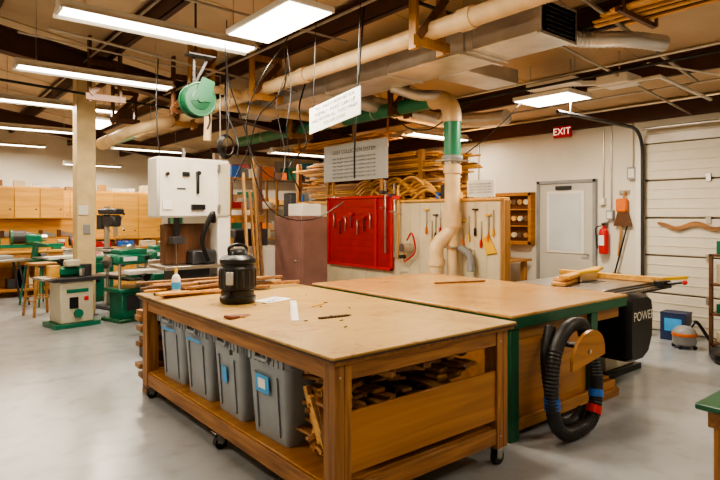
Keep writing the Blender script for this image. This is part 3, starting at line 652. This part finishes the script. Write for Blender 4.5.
def planer(x,y,rot,b=MGR):
    o=B('thickness_planer',loc=(x,y,0),rot=rot)
    o.box((0,0,.025),(.62,.52,.05),GRN,bev=.01); o.box((0,0,.24),(.44,.36,.40),b,bev=.015); o.box((0,-.185,.28),(.3,.012,.22),DGR,bev=.002); o.box((.1,-.195,.42),(.06,.01,.04),RDB,bev=.002)
    o.box((0,0,.47),(.56,.46,.06),b,bev=.015); o.box((0,0,.68),(.50,1.0,.035),STL); o.box((0,0,.64),(.44,.7,.03),DGR)
    for sx in (-1,1):
        for sy in (-1,1): o.cyl((sx*.25,sy*.17,.48),(sx*.25,sy*.17,1.0),.022,STL)
    o.box((0,0,.93),(.62,.40,.16),b,bev=.04); o.box((0,0,1.04),(.46,.28,.08),b,bev=.035); o.box((-.1,-.203,.94),(.22,.008,.06),PAP,bev=.001); o.box((.18,-.203,.94),(.08,.01,.07),BLK,bev=.001)
    o.cyl((0,.0,1.07),(0,0,1.12),.10,STL); o.tube([(.1*math.cos(t),.1*math.sin(t),1.13) for t in [2*math.pi*i/20 for i in range(21)]],.01,STL,6)
    o.cyl((-.33,0,.9),(-.37,0,.9),.1,STL); o.cyl((-.37,.07,.9),(-.45,.07,.9),.012,BLK); o.cyl((.2,.25,.9),(.2,.45,.9),.09,DGR)
    for sx in (-.27,.27):
        for sy in (-.22,.22): o.cyl((sx-.012,sy,.03),(sx+.012,sy,.03),.03,BLK,n=12)
    o.done()
planer(2.72,8.95,.25); planer(3.55,9.75,.1)
def dust_collector(x,y):
    o=B('dust_collector',loc=(x,y,0)); o.box((0,0,.05),(.8,.5,.06),GRN); o.lathe((.15,0,.1),[(.2,0),(.24,.05),(.25,.55),(.24,.62)],GRY,20); o.lathe((.15,0,.72),[(.25,0),(.26,.02),(.26,.1),(.25,.12)],MGR,20); o.lathe((.15,0,.84),[(.24,0),(.27,.2),(.27,.8),(.2,.98),(.05,1.02)],WHT,20)
    o.cyl((-.25,-.12,.35),(-.25,.12,.35),.2,MGR); o.cyl((-.25,.12,.35),(-.25,.32,.35),.09,DGR); o.hose([(-.25,-.12,.35),(-.3,-.3,.5),(-.5,-.3,.6),(-.6,-.2,.3)],.06,BLK,.02)
    for sx in (-.35,.35):
        for sy in (-.2,.2): o.sph((sx,sy,.025),.025,BLK,8)
    o.done()
dust_collector(4.9,9.9)
o=B('miter_saw_stand',loc=(1.25,11.6,0),rot=.2)
o.box((0,0,.8),(1.1,.4,.04),STL)
for sx in (-1,1):
    for sy in (-1,1): o.beam((sx*.5,sy*.2,0),(sx*.35,sy*.12,.78),.03,.03,DGR)
o.box((0,0,.86),(.5,.35,.06),GRY); o.cyl((-.02,0,1.03),(.03,0,1.03),.15,STL); o.box((0,.1,1.1),(.1,.3,.12),MGR,bev=.03); o.tube(crom([(0,-.08,1.15),(0,-.2,1.2),(0,-.25,1.1)]),.02,BLK,8); o.done()
o=B('scroll_saw',loc=(1.95,11.4,0),rot=.4)
o.box((0,0,.7),(.4,.6,.03),DGR)
for sx in (-1,1):
    for sy in (-1,1): o.beam((sx*.22,sy*.28,0),(sx*.15,sy*.22,.69),.03,.03,MGR)
o.box((0,0,.76),(.22,.5,.09),MGR,bev=.02); o.box((0,-.12,.85),(.3,.3,.02),STL); o.prism([(-.03,.28,.78),(-.03,.2,1.12),(-.03,-.2,1.08),(-.03,-.2,1.03),(-.03,.12,1.02),(-.03,.16,.8)],(.06,0,0),MGR); o.cyl((0,-.18,.86),(0,-.18,1.04),.006,STL,n=6); o.cyl((.06,.15,.85),(.16,.15,.85),.06,DGR); o.done()
o=B('long_workbench',org=(2,13,0))
o.bb(.3,3.1,12.6,13.35,.86,.90,YEL); o.bb(.3,3.1,12.64,12.68,.72,.86,PX); o.bb(.3,3.1,12.64,13.3,.12,.16,PLY)
for xx in (.35,1.2,2.1,3.0):
    for yy in (12.65,13.25): o.bb(xx,xx+.09,yy,yy+.09,0,.86,PZ)
for k in range(14): xx=U(.5,2.9); o.bb(xx,xx+U(.15,.3),12.75,13.1,.16,.16+U(.15,.5),(SCR,DGR,BLU,CRM,DKW,RED)[k%6])
o.done()
o=B('wood_lathe',org=(1.9,12.9,.9))
o.bb(1.3,2.6,12.8,12.98,.95,1.02,MGR); o.bb(1.3,1.45,12.78,13.0,.902,.95,MGR); o.bb(2.4,2.55,12.78,13.0,.902,.95,MGR); o.bb(1.9,2.2,12.74,13.04,1.02,1.22,MGR,.04); o.cyl((1.7,12.89,1.16),(1.92,12.89,1.16),.13,DGR); o.cyl((2.2,12.89,1.14),(2.3,12.89,1.14),.07,STL); o.cyl((1.66,12.89,1.16),(1.7,12.89,1.16),.15,MGR)
o.bb(1.32,1.5,12.8,12.98,1.02,1.18,MGR,.02); o.done()
o=B('bench_grinder',org=(2.85,12.9,.9))
for xx in (2.72,2.96): o.cyl((xx,12.9,1.06),(xx+.03,12.9,1.06),.1,DGR)
o.cyl((2.72,12.9,1.06),(2.98,12.9,1.06),.065,ORG); o.bb(2.78,2.9,12.8,13,.902,1.02,DGR); o.done()
o=B('wall_low_partition'); o.bb(-.5,4.9,13.6,13.7,0,1.5,YEL,0); o.bb(-.5,4.9,13.58,13.72,1.5,1.54,PX); o.done()
def cab(x0,x1,y,z0,z1,m=YEL,dep=.3):
    o=B('wooden_wall_cabinet',org=((x0+x1)/2,y,z0)); o.bb(x0,x1,y,y+dep,z0,z1,m); nd=max(1,round((x1-x0)/.5)); w=(x1-x0)/nd
    for k in range(nd): o.bb(x0+k*w+.012,x0+(k+1)*w-.012,y-.02,y,z0+.02,z1-.02,m,.005); o.sph((x0+(k+.85)*w,y-.03,z0+.2),.015,DGR,8)
    rr=random.Random(int(x0*10))
    x=x0+.05
    while x<x1-.3:
        w_=rr.uniform(.12,.35); o.bb(x,x+w_,y+.04,y+dep-.04,z1+.002,z1+rr.uniform(.05,.16),rr.choice((CRM,SCR,BLU,DGR,LUM,WHT))); x+=w_+rr.uniform(.05,.35)
    o.done()
cab(.4,2.7,13.28,1.52,2.18); cab(3.15,4.75,13.2,1.05,2.12,dep=.38); cab(1.4,4.2,17.65,1.4,2.3)
o=B('counter_cabinet',org=(4,13,0)); o.bb(3.15,4.9,12.9,13.55,.0,.86,YEL); o.bb(3.12,4.93,12.86,13.57,.86,.9,PX)
for k in range(4): o.bb(3.18+k*.43,3.58+k*.43,12.88,12.9,.08,.8,YELZ); o.sph((3.52+k*.43,12.87,.6),.015,DGR,8)
o.done()
cols=[RED,BLU,CRM,DGR,MGR,ORG,GRY,WHT]
def toolbox(x,y,z,w,d,h,m,rot=0):
    o=B('toolbox',loc=(x,y,z),rot=rot); o.box((0,0,h*.4),(w,d,h*.8),m,bev=.01); o.box((0,0,h*.86),(w*1.02,d*1.02,h*.12),m,bev=.008); o.box((0,-d*.52,h*.75),(w*.2,.015,h*.15),STL); o.tube(crom([(-w*.25,0,h*.9),(-w*.2,0,h*1.15),(w*.2,0,h*1.15),(w*.25,0,h*.9)]),.012,BLK,8); o.done()
for i in range(3): toolbox(3.4+i*.48,13.02,.902,.32,.2,.13,cols[i])
toolbox(.9,12.95,.902,.35,.25,.22,RED)
def can(x,y,z,m=WHT,r=.09,h=.2):
    o=B('paint_can',loc=(x,y,z)); o.lathe((0,0,0),[(r,0),(r*1.05,.005),(r,.01),(r,h*.94),(r*1.08,h*.97),(r,h),(r*.9,h*.98)],WHT,18); o.lathe((0,0,h*.2),[(r*1.015,0),(r*1.02,.01),(r*1.02,h*.5),(r*1.015,h*.55)],m,18); o.tube(crom([(-r,0,h*.85),(-r,-r*.7,h*.7),(0,-r*1.2,h*.6),(r,-r*.7,h*.7),(r,0,h*.85)]),.003,STL,6); o.done()
for (x,y,mm) in ((.55,12.8,LBL),(1.1,12.8,ORG),(2.62,13.15,RED),(1.05,13.15,YLP)): can(x,y,.902,mm,.07,.18)
o=B('hanging_hand_saws',org=(2,13.58,1.25))
for k in range(7): xx=.6+k*.35; o.prism([(xx,13.575,1.15),(xx+.24,13.575,1.12),(xx+.24,13.575,1.2),(xx,13.575,1.26)],(0,.01,0),STL); o.bb(xx-.08,xx,13.56,13.59,1.14,1.28,DKW,.01)
o.done()

def shelf_unit(name,x0,x1,y0,y1,h,nz_,m=PZ,seed=3):
    rr=random.Random(seed); o=B(name,org=((x0+x1)/2,(y0+y1)/2,0))
    for xx in (x0,x1-.04):
        for yy in (y0,y1-.04): o.bb(xx,xx+.04,yy,yy+.04,0,h,m)
    for k in range(nz_):
        z=.1+k*(h-.13)/(nz_-1); o.bb(x0,x1,y0,y1,z,z+.025,m)
        x=x0+.06
        while x<x1-.2:
            w=rr.uniform(.1,.25); hh=rr.uniform(.1,min(.3,(h-.13)/(nz_-1)-.06))
            if rr.random()<.3: o.lathe((x+w/2,(y0+y1)/2,z+.025),[(w*.42,0),(w*.45,.01),(w*.45,hh*.9),(w*.4,hh)],rr.choice(cols),14)
            else: o.bb(x,x+w,y0+.04,y1-.06,z+.025,z+.025+hh,rr.choice(cols+[SCR,LUM,DKW]))
            x+=w+rr.uniform(.01,.05)
    o.done()
shelf_unit('storage_shelf',4.3,5.25,8.75,9.15,2.25,5,PZ,5)
shelf_unit('supply_shelf',5.4,7.9,10.9,11.35,2.4,5,DKW,9)
shelf_unit('rolling_cart',7.25,7.9,1.75,2.5,1.15,4,DKW,4)
o=B('storage_cabinet',org=(4.2,6.5,0)); o.bb(4.0,4.42,6.1,6.75,0,1.58,MAU,.008); o.bb(3.985,4.0,6.12,6.73,.1,1.56,MAU,.004); o.bb(4.02,4.4,6.085,6.1,.1,1.56,MAU,.004); o.sph((3.975,6.2,1.0),.015,STL,8); o.bb(4.05,4.35,6.15,6.5,1.582,1.75,WHT,.01); o.bb(4.1,4.2,6.52,6.7,1.582,1.9,DGR,.01); o.bb(4.24,4.38,6.54,6.7,1.582,1.78,YEL,.01); o.done()
o=B('white_cabinet',org=(3.7,7.3,0)); o.bb(3.6,4.3,7.25,7.6,0,1.15,WHT,.01); o.bb(3.62,3.94,7.235,7.25,.06,1.1,WHT,.004); o.bb(3.96,4.28,7.235,7.25,.06,1.1,WHT,.004); o.bb(3.65,4.2,7.28,7.55,1.15,1.4,DGR,.02); o.done()
o=B('leaning_planks',org=(3.6,6.7,0))
for k in range(6): o.beam((3.40+k*.055,6.35+U(-.08,.05),0.01),(3.44+k*.05+U(-.05,.06),6.72,U(1.7,2.4)),.022,U(.04,.08),(LUM,SCR,PZ)[k%3])
o.done()
o=B('plank_rack',org=(3.6,6.9,0))
for xx in (3.3,3.8): o.bb(xx,xx+.06,6.85,6.9,0,2.3,DKW)
o.bb(3.3,3.86,6.80,6.85,1.5,1.6,PX); o.bb(3.3,3.86,6.80,6.85,.5,.6,PX); o.done()
o=B('tall_pole_clamps',org=(3.2,6.6,0))
for k in range(4): o.bb(3.15+k*.06,3.17+k*.06,6.8,6.83,.0,2.0+.05*k,DGR,.001); o.bb(3.12+k*.06,3.2+k*.06,6.74,6.83,1.8-.1*k,1.86-.1*k,ORG)
o.bb(3.1,3.42,6.83,6.87,0,1.3,PX); o.done()
o=B('lumber_storage_rack',org=(6.5,7.5,0))
for yy in (6.0,7.2,8.4,9.4):
    for xx in (6.1,7.1): o.bb(xx,xx+.08,yy,yy+.08,0,2.6,PZ)
    for z in (1.2,1.72,2.15): o.bb(6.1,7.18,yy+.08,yy+.13,z,z+.07,PX)
for z in (1.27,1.79,2.22):
    for lay in range(10):
        for k in range(6):
            yc=7.55+U(-.3,.3); Ln=U(2.6,3.7); x=6.18+k*.17+U(-.02,.02)
            if R.random()<.85: o.box((x,yc,z+.018+lay*.036),(U(.09,.16),Ln,U(.024,.032)),(LUM,YEL,SCR,YEL)[R.randrange(4)],(0,0,U(-.02,.02)),.002)
o.done()
o=B('curved_chair_parts',org=(6.0,6.6,1.85))
for k in range(20):
    y=5.7+k*.08; z0_=1.835+.05*(k%5); xx=5.90+.035*(k%4)
    o.tube([(xx,y+.5*(i/8-.5)*1.1,z0_+.13*math.sin(math.pi*i/8)) for i in range(9)],.023,(YEL,LUM,YEL)[k%3],6)
o.bb(5.85,6.05,5.1,7.6,1.78,1.82,PY)
for yy in (5.15,7.5): o.bb(5.9,5.98,yy,yy+.06,0,1.78,PZ)
o.done()
o=B('boxed_supplies',org=(5.95,5.4,1.82))
for k in range(4): o.bb(5.88,6.04,5.14+k*.1,5.22+k*.1,1.822,1.92+.05*(k%3),(YEL,CRM,DGR,BLU)[k])
o.done()
o=B('wall_posters',org=(6.5,11.4,2))
for k in range(4): o.bb(5.5+k*.65,5.95+k*.65,11.43,11.449,2.45,2.85,(SGN,CRM,SGG,LBL)[k],.002)
o.done()

# ------------------------------------------------------------------ right wall things
o=B('door_1',org=(8.18,4.85,0)); ya,yb=4.39,5.31
GD=plain('door_gray',(.54,.51,.44),.45,noise=.04)
for (p,q) in ((ya-.05,ya),(yb,yb+.05)): o.bb(8.13,8.199,p,q,0,2.15,GRY)
o.bb(8.13,8.199,ya-.05,yb+.05,2.1,2.15,GRY)
o.bb(8.15,8.195,ya,yb,0.01,2.1,GD); o.bb(8.135,8.15,ya+.14,yb-.14,1.0,1.98,WHT); o.bb(8.13,8.137,ya+.18,yb-.18,1.04,1.94,GLS,0)
o.cyl((8.15,ya+.07,1.0),(8.09,ya+.07,1.0),.012,STL); o.bb(8.08,8.095,ya+.04,ya+.17,.99,1.01,STL); o.bb(8.12,8.15,ya+.35,yb-.3,2.0,2.06,DGR)
o.done()
o=B('exit_sign',org=(8.1,4.85,2.9)); o.bb(8.05,8.10,4.70,5.0,2.82,3.0,RDB,.005); o.bb(8.10,8.199,4.8,4.9,2.88,2.94,GRY); o.text('EXIT',.15,(8.047,4.85,2.91),(0,-1,0),(0,0,1),EXL); o.done()
o=B('fire_extinguisher',org=(8.1,4.2,1.0)); o.lathe((8.11,4.2,1.02),[(.05,0),(.07,.01),(.07,.32),(.055,.37),(.02,.39),(.02,.43)],RDB,18); o.bb(8.07,8.15,4.18,4.22,1.45,1.48,BLK); o.tube(crom([(8.09,4.22,1.44),(8.07,4.3,1.4),(8.06,4.28,1.2),(8.06,4.27,1.1)]),.01,BLK,6); o.bb(8.17,8.199,4.16,4.24,1.1,1.5,STL); o.bb(8.035,8.045,4.16,4.24,1.15,1.3,PAP,0); o.done()
o=B('display_cabinet',org=(8.1,5.85,1.5))
y0_,y1_,z0_,z1_=5.42,6.2,1.10,1.98
o.bb(8.17,8.199,y0_,y1_,z0_,z1_,DKW)
for (p,q,r_,s_) in ((y0_,y0_+.06,z0_,z1_),(y1_-.06,y1_,z0_,z1_),(y0_,y1_,z0_,z0_+.06),(y0_,y1_,z1_-.06,z1_)): o.bb(8.06,8.199,p,q,r_,s_,PLY)
for z in (1.4,1.68): o.bb(8.08,8.199,y0_,y1_,z,z+.02,PLY)
for i in range(5):
    for j in range(3):
        o.cyl((8.17,5.56+i*.12,1.26+j*.28),(8.12,5.56+i*.12,1.26+j*.28),.045,(LUM,STL,CRM)[(i+j)%3],n=14)
o.done()
o=B('wall_broom',org=(8.1,3.95,0)); o.cyl((8.15,4.0,1.0),(8.13,3.9,1.95),.014,PZ); o.bb(8.1,8.18,3.86,4.02,1.64,1.84,ORG,.02); o.prism([(8.12,3.8,1.44),(8.12,4.06,1.44),(8.12,4.0,1.64),(8.12,3.86,1.64)],(.05,0,0),DKW); o.cyl((8.12,4.05,.7),(8.14,3.85,1.5),.012,BLK); o.bb(8.1,8.19,3.95,4.1,.55,.75,BLK,.02); o.bb(8.17,8.199,3.85,4.0,1.9,1.96,STL); o.done()
def jbox(y,z,w=.1,h=.14,m=GRY):
    o=B('electrical_box',org=(8.15,y,z)); o.bb(8.12,8.199,y-w/2,y+w/2,z-h/2,z+h/2,m); o.bb(8.115,8.12,y-w*.35,y+w*.35,z-h*.35,z+h*.35,WHT,.001); o.cyl((8.18,y,z+h/2),(8.18,y,2.98),.011,ZNC,n=8); o.done()
jbox(4.12,1.6); jbox(4.24,1.8,.08,.1,WHT); jbox(3.80,2.2,.12,.18); jbox(6.6,1.6,.3,.45)
DR=plain('rollup_cream',(.72,.66,.54),.45,noise=.04); DRG=plain('groove_gray',(.16,.14,.12),.6)
o=B('door_2',org=(8.15,2.1,0)); ya,yb=.55,3.62
o.bb(8.17,8.199,ya,yb,0,2.6,DRG,0)
for k in range(5):
    z=.01+k*.52; o.bb(8.13,8.18,ya,yb,z,z+.498,DR,.012)
    for q in (.12,.25,.38): o.bb(8.120,8.131,ya+.02,yb-.02,z+q,z+q+.014,DR,.003)
for yy in (yb,ya-.1): o.bb(8.08,8.199,yy,yy+.1,0,2.62,WHT)
o.bb(8.1,8.199,ya-.1,yb+.1,2.6,2.72,WHT)
for yy in (yb-.01,ya-.05): o.tube([(8.05,yy,0.02),(8.05,yy,2.45)]+bend((8.05,yy,2),(8.05,yy,2.8),(7,yy,2.8),.35)+[(5.9,yy,2.8)],.024,DGR,8)
o.cyl((8.04,ya,2.8),(8.04,yb,2.8),.02,STL); o.cyl((8.04,2,2.8),(8.04,2.6,2.8),.05,STL)
for yy in (.8,1.8,2.8):
    for z in (.5,1.05,1.55,2.1): o.bb(8.11,8.13,yy-.03,yy+.03,z-.06,z+.04,STL,.002)
for yy in (ya-.05,yb): o.cyl((6.2,yy,2.8),(6.2,yy,roofz(6.2)-.01),.01,STL,n=6)
o.done()
o=B('wooden_bow_template',org=(8.09,2.9,1.5))
N=24
def bow(t): return 1.47+.035*math.cos((t-.5)*4*math.pi)*(1 if abs(t-.5)<.375 else .6)
pts=[(8.08,3.42-i/N*.95,bow(i/N)+.012) for i in range(N+1)]+[(8.08,3.42-i/N*.95,bow(i/N)-.02-.035*math.sin(math.pi*i/N)) for i in range(N,-1,-1)]
o.prism(pts,(.03,0,0),BY); o.done()
o=B('side_workbench',org=(7.7,5.5,0)); o.bb(7.35,8.1,5.42,6.9,.84,.88,PY)
for xx in (7.4,8.0):
    for yy in (5.5,6.75): o.bb(xx,xx+.08,yy,yy+.08,0,.84,PZ)
o.bb(7.4,8.08,5.5,6.8,.2,.23,PLY); o.done()
toolbox(7.7,5.75,.885,.3,.25,.2,GRY,.3); toolbox(7.7,6.3,.885,.4,.25,.25,RED)
NAV=plain('box_navy',(.015,.03,.10),.5)
o=B('cardboard_box',loc=(7.75,3.05,0),rot=.1); o.box((0,0,.17),(.26,.3,.34),NAV); o.box((-.132,0,.2),(.004,.2,.16),LBL,bev=0); o.box((0,0,.345),(.27,.31,.012),NAV,bev=.002); o.done()
can(7.6,3.45,0,LBL,.1,.36)
o=B('shop_vacuum',loc=(7.3,2.78,0)); o.lathe((0,0,.04),[(.11,0),(.13,.02),(.13,.12),(.135,.13),(.12,.18),(.07,.22),(.02,.23)],GRY); o.lathe((0,0,.15),[(.132,0),(.136,.01),(.136,.03),(.132,.04)],ORG)
for a in (0,1.57,3.14,4.71): o.sph((.12*math.cos(a),.12*math.sin(a),.025),.025,BLK,8)
o.tube(crom([(.1,0,.15),(.2,-.05,.3),(.25,-.15,.15),(.2,-.25,.03),(.05,-.3,.03)]),.02,BLK,8); o.done()
o=B('black_duffel_bag',loc=(6.95,2.25,0),rot=.5); o.loft([rrect(.4,.2,.1,0.0),rrect(.46,.24,.11,.05),rrect(.45,.22,.1,.1),rrect(.3,.1,.04,.15)],BLK); o.tube(crom([(-.12,-.08,.1),(-.1,-.1,.2),(.1,-.1,.2),(.12,-.08,.1)]),.012,DGR,8); o.done()
o=B('green_top_table',org=(3.2,.65,0)); o.bb(2.79,3.7,.2,1.02,.72,.75,GRN,.006); o.bb(2.83,3.66,.24,.98,.64,.72,BX)
for xx in (2.84,3.57):
    for yy in (.26,.88): o.bb(xx,xx+.08,yy,yy+.08,0,.64,BZ)
o.bb(2.88,3.62,.3,.94,.15,.18,PLY); o.bb(2.9,3.3,.5,.9,.18,.34,SCR); o.done()
o=B('wooden_foot_block',org=(5.0,2.4,0)); o.bb(4.62,4.95,2.42,2.58,0,.07,BX); o.bb(4.66,4.92,2.44,2.56,.07,.14,BX); o.done()

# ------------------------------------------------------------------ camera & world
cam=bpy.data.cameras.new('camera'); co=bpy.data.objects.new('camera',cam); bpy.context.scene.collection.objects.link(co)
co.location=(0,0,1.6); co.rotation_euler=(math.radians(90),0,-math.atan2(.6322,.7748)); cam.lens=28.15; cam.sensor_width=36; cam.shift_y=-25/720
bpy.context.scene.camera=co
w=bpy.data.worlds.new('world'); bpy.context.scene.world=w; w.use_nodes=True
w.node_tree.nodes['Background'].inputs[0].default_value=(.8,.85,1,1); w.node_tree.nodes['Background'].inputs[1].default_value=.3
try:
    bpy.context.scene.view_settings.view_transform='AgX'
    bpy.context.scene.view_settings.look='AgX - Medium High Contrast'
except Exception as ex: print(ex)
